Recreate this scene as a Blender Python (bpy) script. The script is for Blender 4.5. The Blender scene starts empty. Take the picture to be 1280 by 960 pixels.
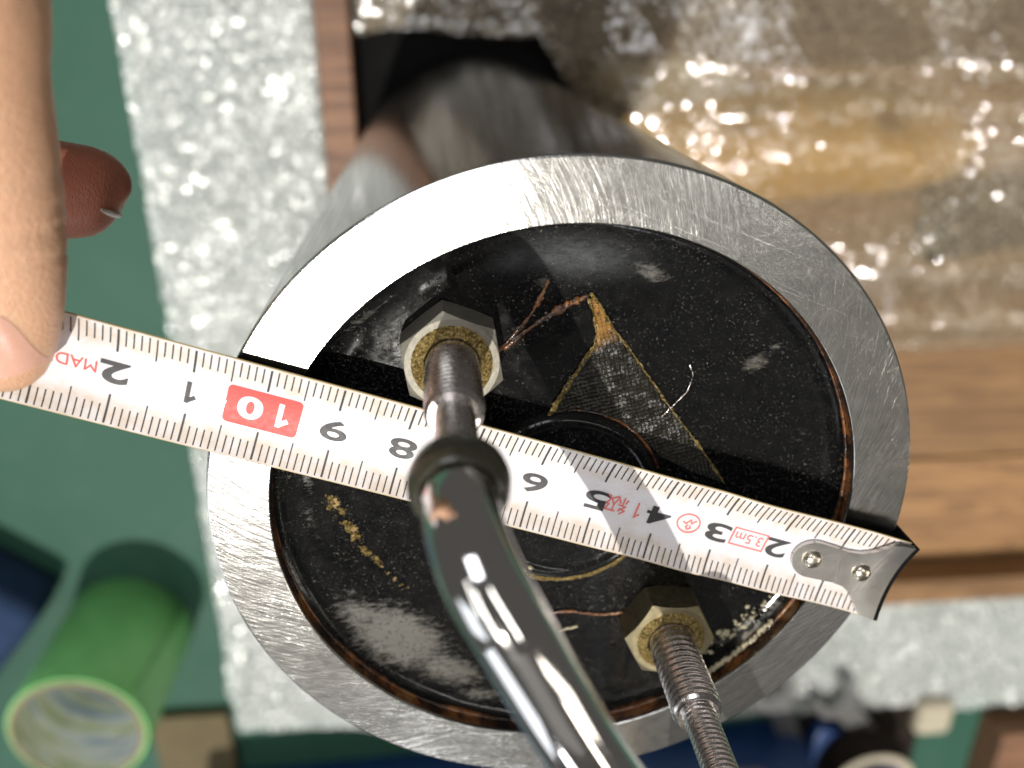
import bpy, bmesh, math, random
import numpy as np
from mathutils import Vector, Matrix, noise as mnoise
from mathutils.bvhtree import BVHTree

# ------------------------------------------------------------------ scene, camera, light
scene = bpy.context.scene
COL = scene.collection
MM = 0.001                       # everything below is written in millimetres
random.seed(7); rng = np.random.default_rng(7)
PI = math.pi

CAM_C = np.array([-18.185, 69.506, 108.205])
CAM_R = np.array([[0.99618, 0.03509, -0.08], [0.0, 0.91577, 0.4017], [0.08736, -0.40017, 0.91227]])
FPX = 1050.0
cam = bpy.data.cameras.new('camera')
cam.sensor_width = 36.0
cam.lens = FPX / 1280 * 36.0
cam.clip_start = 0.002; cam.clip_end = 20.0
cam.dof.use_dof = True
cam.dof.focus_distance = 0.121
cam.dof.aperture_fstop = 11.5
camo = bpy.data.objects.new('camera', cam)
mw = Matrix([list(CAM_R[i]) + [CAM_C[i] * MM] for i in range(3)] + [[0, 0, 0, 1]])
camo.matrix_world = mw
COL.objects.link(camo)
scene.camera = camo

def at(px, py, z):
    """point of the place at height z (mm) that stands at this spot of the photograph"""
    d = CAM_R @ np.array([(px - 640) / FPX, -(py - 480) / FPX, -1.0])
    t = (z - CAM_C[2]) / d[2]
    return CAM_C + t * d

world = bpy.data.worlds.new('World'); scene.world = world; world.use_nodes = True
bg = world.node_tree.nodes['Background']
bg.inputs[0].default_value = (1.0, 0.95, 0.88, 1); bg.inputs[1].default_value = 0.08

SUN_DIR = Vector((-0.125, -0.292, 0.945)).normalized()
sun = bpy.data.lights.new('sunlight', 'SUN'); sun.energy = 3.6; sun.angle = math.radians(0.53)
sun.color = (1.0, 0.955, 0.88)
suno = bpy.data.objects.new('sunlight', sun); COL.objects.link(suno)
suno.rotation_euler = SUN_DIR.to_track_quat('Z', 'Y').to_euler()

def area_fill(loc, sx, sy, power, col):
    """unseen soft light, for the workshop windows and for added fill"""
    L = bpy.data.lights.new('area_fill_light', 'AREA'); L.shape = 'RECTANGLE'; L.size = sx; L.size_y = sy; L.energy = power; L.color = col
    o = bpy.data.objects.new('area_fill_light', L); COL.objects.link(o); o.location = loc
    o.rotation_euler = Vector(loc).to_track_quat('Z', 'Y').to_euler()
area_fill((-1.7, -1.15, 0.95), 0.85, 1.1, 5.0, (0.88, 0.94, 1.0))
area_fill((-1.0, -1.9, 0.85), 0.80, 1.0, 4.5, (0.88, 0.94, 1.0))
area_fill((1.7, -0.6, 1.1), 0.25, 1.1, 4.0, (1.0, 0.93, 0.82))
area_fill((-0.7, 1.7, 1.6), 1.0, 1.0, 17.0, (0.95, 0.96, 1.0))  # fill added behind the camera to lift the shaded sides
def streak_strip(loc, turn, power):
    """unseen overhead strip added for long streaks in the chrome"""
    L = bpy.data.lights.new('streak_strip_light', 'AREA'); L.shape = 'RECTANGLE'; L.size = 1.6; L.size_y = 0.07; L.energy = power; L.color = (1.0, 0.98, 0.93)
    o = bpy.data.objects.new('streak_strip_light', L); COL.objects.link(o); o.location = loc; o.rotation_euler = (0, 0, math.radians(turn))
streak_strip((-0.95, -0.15, 2.0), -62, 6.0)
streak_strip((0.55, 0.45, 2.0), -62, 6.0)
streak_strip((-1.75, 0.2, 2.0), -62, 5.0)
def pipe_streak(loc, along, length, width, power, col):
    """lamp added to streak the chrome pipe, its long side running along a direction"""
    L = bpy.data.lights.new('pipe_streak_light', 'AREA'); L.shape = 'RECTANGLE'; L.size = length; L.size_y = width; L.energy = power; L.color = col
    o = bpy.data.objects.new('pipe_streak_light', L); COL.objects.link(o)
    z = Vector(loc).normalized(); x = Vector(along); x = (x - z * x.dot(z)).normalized(); y = z.cross(x)
    m = Matrix((x, y, z)).transposed().to_4x4(); m.translation = Vector(loc); o.matrix_world = m
pipe_streak((-0.05, -1.95, 1.05), (0.77, -0.3, -0.57), 0.62, 0.20, 4.2, (0.95, 0.97, 1.0))
pipe_streak((1.55, -1.0, 1.17), (-0.04, -0.77, -0.64), 0.62, 0.11, 2.4, (1.0, 0.90, 0.76))
area_fill((0.45, -1.25, 2.0), 1.3, 1.0, 0.70, (1.0, 0.97, 0.93))       # dim panel added overhead to lift the rim and pipe

vs = scene.view_settings
vs.view_transform = 'Standard'; vs.look = 'None'; vs.exposure = 0.0; vs.gamma = 1.0; vs.use_curve_mapping = False
scene.render.engine = 'CYCLES'
scene.cycles.use_denoising = True
scene.cycles.max_bounces = 8; scene.cycles.transparent_max_bounces = 16
scene.cycles.sample_clamp_indirect = 6.0
scene.cycles.blur_glossy = 0.4

# ------------------------------------------------------------------ node helpers
class NT:
    def __init__(s, name):
        s.m = bpy.data.materials.new(name); s.m.use_nodes = True
        s.t = s.m.node_tree; s.n = s.t.nodes; s.l = s.t.links
        s.b = s.n['Principled BSDF']
    def node(s, typ, **kw):
        n = s.n.new(typ)
        for k, v in kw.items(): setattr(n, k, v)
        return n
    def set(s, sock, v):
        if hasattr(v, 'is_output'): s.l.new(v, sock)
        else: sock.default_value = v
    def pin(s, name, v): s.set(s.b.inputs[name], v)
    def mm(s):
        if not hasattr(s, '_mm'):
            tc = s.node('ShaderNodeTexCoord'); v = s.node('ShaderNodeVectorMath', operation='SCALE')
            s.l.new(tc.outputs['Object'], v.inputs[0]); v.inputs['Scale'].default_value = 1000.0
            s._mm = v.outputs[0]
        return s._mm
    def mapv(s, vec, scale=(1, 1, 1), rot=(0, 0, 0), loc=(0, 0, 0)):
        m = s.node('ShaderNodeMapping'); s.l.new(vec, m.inputs[0])
        m.inputs['Location'].default_value = loc; m.inputs['Rotation'].default_value = rot; m.inputs['Scale'].default_value = scale
        return m.outputs[0]
    def noise(s, vec, scale=1, detail=3, rough=0.5, dist=0.0, col=False):
        n = s.node('ShaderNodeTexNoise'); s.l.new(vec, n.inputs['Vector'])
        n.inputs['Scale'].default_value = scale; n.inputs['Detail'].default_value = detail
        n.inputs['Roughness'].default_value = rough; n.inputs['Distortion'].default_value = dist
        return n.outputs['Color' if col else 'Fac']
    def voro(s, vec, scale=1, feature='F1', out='Distance', rnd=1.0):
        n = s.node('ShaderNodeTexVoronoi', feature=feature); s.l.new(vec, n.inputs['Vector'])
        n.inputs['Scale'].default_value = scale; n.inputs['Randomness'].default_value = rnd
        return n.outputs[out]
    def ramp(s, fac, stops, interp='LINEAR'):
        r = s.node('ShaderNodeValToRGB'); s.l.new(fac, r.inputs[0]); r.color_ramp.interpolation = interp
        els = r.color_ramp.elements
        while len(els) < len(stops): els.new(0.5)
        for e, (p, c) in zip(els, stops):
            e.position = p
            e.color = (c, c, c, 1) if not hasattr(c, '__len__') else (*c, 1)
        return r.outputs[0]
    def math(s, op, a, b=0.5, clamp=False):
        n = s.node('ShaderNodeMath', operation=op); n.use_clamp = clamp
        s.set(n.inputs[0], a); s.set(n.inputs[1], b); return n.outputs[0]
    def mix(s, fac, a, b, blend='MIX'):
        n = s.node('ShaderNodeMix', data_type='RGBA', blend_type=blend)
        s.set(n.inputs[0], fac)
        for sock, v in ((n.inputs[6], a), (n.inputs[7], b)):
            s.set(sock, v if hasattr(v, 'is_output') else (*v, 1))
        return n.outputs[2]
    def attr(s, name):
        n = s.node('ShaderNodeAttribute', attribute_name=name); return n.outputs['Fac']
    def bump(s, h, dist_mm, strength=1.0, normal=None):
        n = s.node('ShaderNodeBump'); n.inputs['Strength'].default_value = strength
        n.inputs['Distance'].default_value = dist_mm * MM; s.l.new(h, n.inputs['Height'])
        if normal is not None: s.l.new(normal, n.inputs['Normal'])
        return n.outputs[0]

def plain(name, col, rough=0.5, metal=0.0, bump=None, var=0.12, spec=0.5):
    """a plain painted or moulded surface with slight mottling"""
    M = NT(name)
    n1 = M.noise(M.mm(), 0.09, 4, 0.6); n2 = M.noise(M.mm(), 1.3, 3, 0.6)
    f = M.ramp(M.math('ADD', M.math('MULTIPLY', n1, 0.6), M.math('MULTIPLY', n2, 0.4)), [(0.3, 1 - var), (0.7, 1 + var)])
    M.pin('Base Color', M.mix(1.0, col, f, 'MULTIPLY'))
    M.pin('Roughness', M.ramp(n2, [(0.3, max(0.02, rough - 0.06)), (0.7, min(1, rough + 0.08))]))
    M.pin('Metallic', metal); M.pin('Specular IOR Level', spec)
    if bump: M.pin('Normal', M.bump(n2, bump))
    return M.m

# ------------------------------------------------------------------ mesh helpers
ORIGIN = {}
def raw(name, V, F, m, parent=None, smooth=False, sharp=None):
    V = np.asarray(V, float)
    org = ORIGIN.get(parent.name if parent else None, np.zeros(3))
    me = bpy.data.meshes.new(name)
    me.from_pydata([tuple(v) for v in (V - org) * MM], [], F)
    me.update()
    if m: me.materials.append(m)
    if smooth:
        me.polygons.foreach_set('use_smooth', np.ones(len(me.polygons), bool))
        if sharp is not None:
            me.set_sharp_from_angle(angle=math.radians(sharp))
    o = bpy.data.objects.new(name, me); COL.objects.link(o)
    if parent: o.parent = parent
    ORIGIN[o.name] = org
    return o
def tag(o, label=None, cat=None, group=None, kind=None):
    for k, v in (('label', label), ('category', cat), ('group', group), ('kind', kind)):
        if v: o[k] = v
    return o
def empty(name, loc, label, cat, group=None):
    o = bpy.data.objects.new(name, None); COL.objects.link(o)
    o.location = Vector(loc) * MM; o.empty_display_size = 0.01
    ORIGIN[o.name] = np.array(loc, float)
    return tag(o, label, cat, group)

class MB:
    """collects pieces of one mesh"""
    def __init__(s): s.V = []; s.F = []
    def add(s, V, F):
        k = len(s.V); s.V += [tuple(v) for v in V]; s.F += [tuple(i + k for i in f) for f in F]; return s
    def build(s, name, m, parent=None, smooth=False, sharp=None): return raw(name, s.V, s.F, m, parent, smooth, sharp)

def grid_faces(nu, nv, closed_u=False, closed_v=False):
    F = []
    for i in range(nu if closed_u else nu - 1):
        for j in range(nv if closed_v else nv - 1):
            a = i * nv + j; b = ((i + 1) % nu) * nv + j
            c = ((i + 1) % nu) * nv + (j + 1) % nv; d = i * nv + (j + 1) % nv
            F.append((a, b, c, d))
    return F
def lathe(prof, c=(0, 0, 0), n=96, cap0=False, cap1=False):
    """profile of (r, z) turned about the vertical through c"""
    V = []
    for i in range(n):
        a = 2 * PI * i / n
        for r, z in prof: V.append((c[0] + r * math.cos(a), c[1] + r * math.sin(a), c[2] + z))
    k = len(prof); F = [tuple(reversed(f)) for f in grid_faces(n, k, True)]
    F = [f[::-1] for f in F]
    if cap0: F.append(tuple(i * k for i in range(n))[::-1])
    if cap1: F.append(tuple(i * k + k - 1 for i in range(n)))
    return V, F
def box(lo, hi, bev=0.6):
    bm = bmesh.new(); bmesh.ops.create_cube(bm, size=1)
    lo = np.array(lo, float); hi = np.array(hi, float)
    for v in bm.verts:
        v.co = Vector(tuple((lo + hi) / 2 + np.array(v.co) * (hi - lo)))
    if bev: bmesh.ops.bevel(bm, geom=list(bm.edges), offset=bev, segments=2, affect='EDGES', profile=0.6)
    bm.verts.index_update()
    V = [tuple(v.co) for v in bm.verts]; F = [tuple(v.index for v in f.verts) for f in bm.faces]; bm.free()
    return V, F
def rotz(V, deg, c):
    a = math.radians(deg); V = np.asarray(V, float) - np.array(c)
    R = np.array([[math.cos(a), -math.sin(a), 0], [math.sin(a), math.cos(a), 0], [0, 0, 1]])
    return V @ R.T + np.array(c)
def catmull(P, per=10):
    P = np.asarray(P, float); Q = np.vstack([2 * P[0] - P[1], P, 2 * P[-1] - P[-2]]); out = []
    for i in range(1, len(Q) - 2):
        for t in np.linspace(0, 1, per, endpoint=False):
            a, b, c, d = Q[i - 1], Q[i], Q[i + 1], Q[i + 2]
            out.append(0.5 * ((2 * b) + (-a + c) * t + (2 * a - 5 * b + 4 * c - d) * t * t + (-a + 3 * b - 3 * c + d) * t ** 3))
    out.append(P[-1]); return np.array(out)
def sweep(P, ra, rb=None, n=24, side=(0, 0, 1), cap=True, wob=0.0):
    """tube along P; ra across, rb along the side vector"""
    P = np.asarray(P, float); m = len(P)
    ra = np.broadcast_to(np.asarray(ra, float), (m,)); rb = ra if rb is None else np.broadcast_to(np.asarray(rb, float), (m,))
    T = np.gradient(P, axis=0); T /= np.linalg.norm(T, axis=1)[:, None] + 1e-12
    V = []; ref = np.array(side, float)
    for i in range(m):
        u = ref - T[i] * (ref @ T[i]); u /= np.linalg.norm(u) + 1e-12
        w = np.cross(T[i], u)
        ref = u
        for k in range(n):
            a = 2 * PI * k / n
            q = 1.0 + (wob * (rng.random() - 0.5) if wob else 0)
            V.append(P[i] + (w * math.cos(a) * ra[i] + u * math.sin(a) * rb[i]) * q)
    F = grid_faces(m, n, False, True)
    if cap:
        F.append(tuple(range(n))[::-1]); F.append(tuple((m - 1) * n + k for k in range(n)))
    return V, F
def prism(poly, z0, z1):
    n = len(poly)
    V = [(x, y, z0) for x, y in poly] + [(x, y, z1) for x, y in poly]
    F = [tuple(range(n))[::-1], tuple(range(n, 2 * n))] + [(i, (i + 1) % n, n + (i + 1) % n, n + i) for i in range(n)]
    return V, F
def fbm(x, y, s, seed=0.0, oct=3):
    """value noise over arrays"""
    out = np.zeros(x.shape); amp = 1.0; tot = 0
    r = np.random.default_rng(int(seed * 1000) + 11)
    for o in range(oct):
        T = r.random((64, 64)); u = x / s * 2 ** o + 13.7 * (o + 1); v = y / s * 2 ** o + 7.1 * (o + 1)
        iu = np.floor(u).astype(int); iv = np.floor(v).astype(int); fu = u - iu; fv = v - iv
        fu = fu * fu * (3 - 2 * fu); fv = fv * fv * (3 - 2 * fv)
        g = lambda a, b: T[a % 64, b % 64]
        out += amp * ((g(iu, iv) * (1 - fu) + g(iu + 1, iv) * fu) * (1 - fv) + (g(iu, iv + 1) * (1 - fu) + g(iu + 1, iv + 1) * fu) * fv)
        tot += amp; amp *= 0.5
    return out / tot

# ------------------------------------------------------------------ materials
def scratched_metal(name, col, rough, amp, dark=0.0, angles=9, scale=2.4, deep=0.0):
    """machined and sanded metal: fine scratches running every way, as relief"""
    M = NT(name); h = None
    def layer(n_ang, sc, ln, lo, hi, seed, w):
        nonlocal h
        for i in range(n_ang):
            a = PI * (i + 0.35 * math.sin(i * 5.1 + seed)) / n_ang
            turn = M.mapv(M.mm(), (1, 1, 1), (0, 0, a))
            v = M.mapv(turn, (sc * (0.7 + 0.5 * ((i * 7) % 5) / 4), ln, 0.0), (0, 0, 0), (i * 3.7 + seed, i * 1.9, i * 5.0))
            k = M.math('MULTIPLY', M.ramp(M.noise(v, 1.0, 2, 0.6), [(lo, 0.0), (hi, 1.0)]), -w)
            h = k if h is None else M.math('MINIMUM', h, k)
    layer(angles, scale, 0.010, 0.60, 0.70, 0.0, 0.28 if deep else 1.0)
    if deep:
        # sweeping strokes of the facing cut and the sanding block: arcs about a point off the axis
        for cx, cy, f, w, sd in ((-24, 40, 1.5, 1.0, 0.0), (-44, 26, 1.0, 0.9, 5.0), (-4, 56, 2.2, 0.7, 9.0)):
            q = M.mapv(M.mm(), (1, 1, 0), (0, 0, 0), (-cx, -cy, 0))
            ln = M.node('ShaderNodeVectorMath', operation='LENGTH'); M.l.new(q, ln.inputs[0])
            sp = M.node('ShaderNodeSeparateXYZ'); M.l.new(q, sp.inputs[0])
            th = M.math('ARCTAN2', sp.outputs[1], sp.outputs[0])
            cb = M.node('ShaderNodeCombineXYZ'); M.l.new(M.math('MULTIPLY', ln.outputs['Value'], f), cb.inputs[0]); M.l.new(M.math('MULTIPLY', th, 2.2), cb.inputs[1]); cb.inputs[2].default_value = sd
            k = M.noise(cb.outputs[0], 1.0, 3, 0.65)
            br = M.ramp(M.noise(M.mm(), 0.10 + 0.02 * sd / 5, 2, 0.5), [(0.35, 0.35), (0.65, 1.0)])
            h = M.math('ADD', h, M.math('MULTIPLY', M.math('MULTIPLY', k, br), w * deep))
    mott = M.noise(M.mm(), 0.22, 4, 0.6)
    M.pin('Base Color', M.mix(M.ramp(mott, [(0.35, 0.0), (0.7, 1.0)]), tuple(c * (0.93 - dark) for c in col), col))
    M.pin('Metallic', 1.0)
    M.pin('Roughness', M.ramp(M.noise(M.mm(), 0.5, 3, 0.6), [(0.3, rough - 0.012), (0.7, rough + 0.02)]))
    M.pin('Normal', M.bump(h, amp))
    return M.m

M_RIM = scratched_metal('machined_steel_face', (0.70, 0.69, 0.66), 0.195, 0.0105, angles=7, scale=2.4, deep=4.5)

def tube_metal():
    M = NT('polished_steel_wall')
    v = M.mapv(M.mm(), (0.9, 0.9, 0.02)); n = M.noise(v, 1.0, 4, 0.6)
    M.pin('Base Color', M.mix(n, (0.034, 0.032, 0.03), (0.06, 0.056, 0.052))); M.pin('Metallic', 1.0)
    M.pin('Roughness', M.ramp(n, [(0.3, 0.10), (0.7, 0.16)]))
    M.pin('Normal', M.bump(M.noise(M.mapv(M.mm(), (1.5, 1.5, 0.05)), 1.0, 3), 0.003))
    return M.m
M_TUBE = tube_metal()

def varnish():
    M = NT('brown_varnish')
    n = M.noise(M.mm(), 0.16, 4, 0.65)
    M.pin('Base Color', M.ramp(n, [(0.38, (0.008, 0.006, 0.005)), (0.50, (0.06, 0.024, 0.010)), (0.60, (0.20, 0.075, 0.020)), (0.74, (0.26, 0.17, 0.08))]))
    M.pin('Roughness', 0.18); M.pin('Coat Weight', 0.5); M.pin('Coat Roughness', 0.1)
    M.pin('Normal', M.bump(M.noise(M.mm(), 0.9, 3, 0.6), 0.5))
    return M.m
M_VARN = varnish()

def resin():
    M = NT('black_potting_resin')
    mm = M.mm()
    fine = M.noise(mm, 3.2, 5, 0.75); mid = M.noise(mm, 0.45, 4, 0.6)
    scuff = M.attr('scuff'); ochre = M.attr('ochre'); haze = M.attr('film')
    brush = M.math('ADD', M.math('MULTIPLY', M.noise(M.mapv(mm, (0.45, 1.6, 1), (0, 0, 0.6)), 1.0, 6, 0.8), 0.7), M.math('MULTIPLY', M.noise(mm, 0.9, 6, 0.8), 0.3))
    sm = M.ramp(M.math('ADD', scuff, M.math('MULTIPLY', M.math('SUBTRACT', brush, 0.5), 1.5)), [(0.34, 0.0), (0.72, 1.0)])
    om = M.ramp(M.math('ADD', ochre, M.math('MULTIPLY', M.math('SUBTRACT', fine, 0.5), 1.4)), [(0.45, 0.0), (0.62, 1.0)])
    speck = M.math('MULTIPLY', M.ramp(M.noise(mm, 2.4, 5, 0.85), [(0.61, 0.0), (0.655, 1.0)]), M.ramp(M.noise(mm, 0.16, 2, 0.5), [(0.38, 0.12), (0.60, 1.0)]))
    base = M.mix(M.ramp(mid, [(0.35, 0.0), (0.75, 1.0)]), (0.0025, 0.0025, 0.003), (0.006, 0.006, 0.0055))
    base = M.mix(M.math('MULTIPLY', speck, 0.8), base, (0.30, 0.28, 0.24))
    base = M.mix(M.math('MULTIPLY', M.math('MULTIPLY', haze, M.ramp(brush, [(0.35, 0.3), (0.65, 1.0)])), 0.85), base, (0.115, 0.12, 0.125))
    base = M.mix(M.math('MULTIPLY', sm, 0.85), base, M.mix(brush, (0.065, 0.061, 0.054), (0.155, 0.145, 0.122)))
    base = M.mix(M.math('MULTIPLY', om, 0.9), base, M.mix(fine, (0.22, 0.12, 0.03), (0.50, 0.38, 0.18)))
    M.pin('Base Color', base)
    M.pin('Roughness', M.math('ADD', M.ramp(mid, [(0.3, 0.075), (0.7, 0.15)]), M.math('MULTIPLY', sm, 0.4), True))
    M.pin('Specular IOR Level', 0.30)
    pit = M.ramp(M.noise(mm, 1.7, 3, 0.7), [(0.58, 0.0), (0.66, 1.0)])
    M.pin('Normal', M.bump(M.math('ADD', M.math('MULTIPLY', M.noise(mm, 1.2, 2, 0.5), 0.30), M.math('MULTIPLY', pit, 2.2)), 0.032))
    return M.m
M_RESIN = resin()

def fabric():
    M = NT('resin_soaked_weave')
    mm = M.mm()
    # plain weave running with the patch's slanting edge
    wob = M.node('ShaderNodeVectorMath', operation='ADD'); M.l.new(mm, wob.inputs[0]); M.l.new(M.noise(mm, 0.35, 2, 0.5, 0, True), wob.inputs[1])
    r = M.mapv(wob.outputs[0], (1, 1, 1), (0, 0, 0.55))
    sp = M.node('ShaderNodeSeparateXYZ'); M.l.new(r, sp.inputs[0])
    sx = M.math('SINE', M.math('MULTIPLY', sp.outputs[0], 7.0)); sy = M.math('SINE', M.math('MULTIPLY', sp.outputs[1], 7.0))
    w = M.math('MULTIPLY', M.math('MULTIPLY', sx, sy), M.ramp(M.noise(mm, 0.7, 3, 0.6), [(0.35, 0.1), (0.65, 1.0)]))
    o = M.attr('ochre'); n = M.noise(mm, 0.8, 4, 0.7)
    k = M.ramp(M.math('ADD', o, M.math('MULTIPLY', M.math('SUBTRACT', n, 0.5), 0.9)), [(0.25, 0.0), (0.75, 1.0)])
    c = M.mix(k, (0.008, 0.007, 0.004), (0.26, 0.13, 0.03))
    c = M.mix(M.ramp(w, [(0.0, 0.0), (0.9, 0.5)]), c, M.mix(k, (0.035, 0.030, 0.015), (0.42, 0.26, 0.08)))
    M.pin('Base Color', c); M.pin('Roughness', 0.28)
    M.pin('Normal', M.bump(M.math('ADD', w, M.math('MULTIPLY', n, 1.2)), 0.22))
    return M.m
M_WEAVE = fabric()

def tape_white():
    M = NT('white_painted_blade')
    mm = M.mm(); n = M.noise(mm, 0.35, 5, 0.7); s = M.noise(mm, 2.4, 4, 0.8)
    c = M.mix(M.ramp(n, [(0.42, 0.0), (0.75, 0.55)]), (0.74, 0.72, 0.76), (0.56, 0.49, 0.42))
    c = M.mix(M.ramp(s, [(0.62, 0.0), (0.70, 0.6)]), c, (0.34, 0.27, 0.18))
    e = M.attr('edge')
    c = M.mix(M.math('MULTIPLY', e, M.ramp(n, [(0.3, 0.15), (0.65, 0.75)])), c, (0.58, 0.48, 0.38))
    M.pin('Base Color', c); M.pin('Roughness', M.ramp(n, [(0.3, 0.22), (0.7, 0.36)]))
    M.pin('Normal', M.bump(s, 0.010))
    return M.m
M_BLADE = tape_white()
M_BACK = plain('yellow_blade_edge', (0.55, 0.42, 0.20), 0.5)
M_INK = plain('black_ink', (0.03, 0.03, 0.034), 0.5, var=0.35)
M_RED = plain('red_ink', (0.68, 0.07, 0.06), 0.5, var=0.15)
M_PINK = plain('pale_red_ink', (0.72, 0.16, 0.14), 0.5, var=0.15)
M_WHITEINK = plain('white_ink', (0.74, 0.72, 0.75), 0.4)
M_HOOK = scratched_metal('brushed_hook_steel', (0.55, 0.53, 0.50), 0.30, 0.006, angles=4)
M_RIVET = plain('nickel_rivet', (0.62, 0.57, 0.48), 0.25, 1.0, 0.02)
M_NICKEL = plain('nickel_nut', (0.25, 0.235, 0.195), 0.58, 0.80, 0.12, 0.3)
M_BRASS = plain('tarnished_brass_nut', (0.26, 0.225, 0.14), 0.54, 1.0, 0.12, 0.35)
M_STUD = plain('steel_thread', (0.72, 0.68, 0.66), 0.24, 1.0, 0.02)
M_CHROME = plain('chrome', (0.86, 0.84, 0.83), 0.05, 1.0, var=0.04)
M_COLLAR = plain('olive_rubber', (0.045, 0.042, 0.028), 0.22, 0.0, 0.03)

def glitter():
    M = NT('golden_glue_residue')
    s = M.noise(M.mm(), 2.6, 4, 0.8)
    M.pin('Base Color', M.ramp(s, [(0.38, (0.03, 0.022, 0.010)), (0.52, (0.30, 0.20, 0.05)), (0.70, (0.80, 0.68, 0.36))]))
    M.pin('Metallic', 0.6); M.pin('Roughness', 0.3); M.pin('Normal', M.bump(s, 0.4))
    return M.m
M_GLUE = glitter()
M_DROP = plain('clear_resin_drop', (0.05, 0.042, 0.028), 0.06, 0, None, 0.2, 0.9)
M_CREAM = plain('cream_crust', (0.45, 0.40, 0.27), 0.6, 0, 0.4, 0.3)

def wood(name, dark, mid, light, seed=0.0):
    M = NT(name); mm = M.mm()
    v = M.mapv(mm, (0.006, 0.09, 0.09), (0, 0, 0), (seed, seed * 2.3, seed * 0.7))
    w = M.noise(v, 1.0, 5, 0.6, 1.2)
    g = M.noise(M.mapv(mm, (0.03, 2.2, 2.2), (0, 0, 0), (seed, 0, 0)), 1.0, 3, 0.6)
    ph = M.math('SINE', M.math('MULTIPLY', w, 34.0))
    f = M.math('ADD', M.math('MULTIPLY', M.math('ADD', M.math('MULTIPLY', ph, 0.5), 0.5), 0.45), M.math('MULTIPLY', g, 0.55))
    M.pin('Base Color', M.ramp(f, [(0.2, dark), (0.5, mid), (0.8, light)]))
    M.pin('Roughness', M.ramp(g, [(0.3, 0.42), (0.7, 0.62)])); M.pin('Normal', M.bump(g, 0.25))
    return M.m
M_WOOD = [wood('orange_brown_board_%s' % a, (0.17 * k, 0.085 * k, 0.034 * k), (0.25 * k, 0.132 * k, 0.052 * k), (0.34 * k, 0.185 * k, 0.074 * k), s)
          for a, k, s in (('warm', 0.95, 1.0), ('mid', 0.75, 4.0), ('deep', 0.85, 9.0))]
M_WALL = wood('brown_wall_board', (0.10, 0.045, 0.022), (0.17, 0.08, 0.04), (0.24, 0.12, 0.06), 6.0)

def mat_green():
    M = NT('green_mat'); mm = M.mm()
    n = M.noise(mm, 0.012, 4, 0.6); f = M.noise(mm, 0.9, 3, 0.6)
    c = M.mix(n, (0.016, 0.070, 0.044), (0.030, 0.094, 0.064))
    c = M.mix(M.ramp(M.noise(mm, 0.035, 6, 0.7), [(0.5, 0.0), (0.75, 0.45)]), c, (0.05, 0.10, 0.075))
    M.pin('Base Color', M.mix(M.ramp(f, [(0.4, 0.0), (0.8, 0.25)]), c, (0.045, 0.095, 0.07)))
    M.pin('Specular IOR Level', 0.25); M.pin('Roughness', 0.6); M.pin('Normal', M.bump(f, 0.08))
    return M.m
M_MAT = mat_green()

def film(name, tint, white, rough, gloss, relief, milk=(0.80, 0.83, 0.81)):
    """polyethylene bubble film: clear and glossy with some milky scatter"""
    M = NT(name)
    M.n.remove(M.b); out = M.n['Material Output']
    tr = M.node('ShaderNodeBsdfTransparent'); tr.inputs[0].default_value = (*tint, 1)
    df = M.node('ShaderNodeBsdfDiffuse'); df.inputs[0].default_value = (*milk, 1)
    tl = M.node('ShaderNodeBsdfTranslucent'); tl.inputs[0].default_value = (*milk, 1)
    gl = M.node('ShaderNodeBsdfGlossy'); gl.inputs['Roughness'].default_value = rough
    n = M.noise(M.mm(), 0.35, 3, 0.6)
    bmp = M.bump(M.noise(M.mm(), 0.55, 3, 0.6), relief)
    for q in (gl, df): M.l.new(bmp, q.inputs['Normal'])
    s1 = M.node('ShaderNodeMixShader'); s1.inputs[0].default_value = 0.35; M.l.new(df.outputs[0], s1.inputs[1]); M.l.new(tl.outputs[0], s1.inputs[2])
    s2 = M.node('ShaderNodeMixShader'); M.l.new(M.ramp(n, [(0.3, white * 0.4), (0.7, min(1, white * 1.6))]), s2.inputs[0])
    M.l.new(tr.outputs[0], s2.inputs[1]); M.l.new(s1.outputs[0], s2.inputs[2])
    fr = M.node('ShaderNodeFresnel'); fr.inputs[0].default_value = 1.5; M.l.new(bmp, fr.inputs['Normal'])
    s3 = M.node('ShaderNodeMixShader'); M.l.new(M.math('ADD', M.math('MULTIPLY', fr.outputs[0], 0.9), gloss, True), s3.inputs[0])
    M.l.new(s2.outputs[0], s3.inputs[1]); M.l.new(gl.outputs[0], s3.inputs[2])
    M.l.new(s3.outputs[0], out.inputs[0])
    return M.m
M_FILM = film('clear_bubble_film', (0.88, 0.84, 0.77), 0.36, 0.10, 0.11, 0.03, (0.60, 0.50, 0.35))
M_WRAP = film('milky_bubble_film', (0.88, 0.93, 0.90), 0.66, 0.16, 0.035, 0.12, (0.76, 0.79, 0.77))

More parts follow.
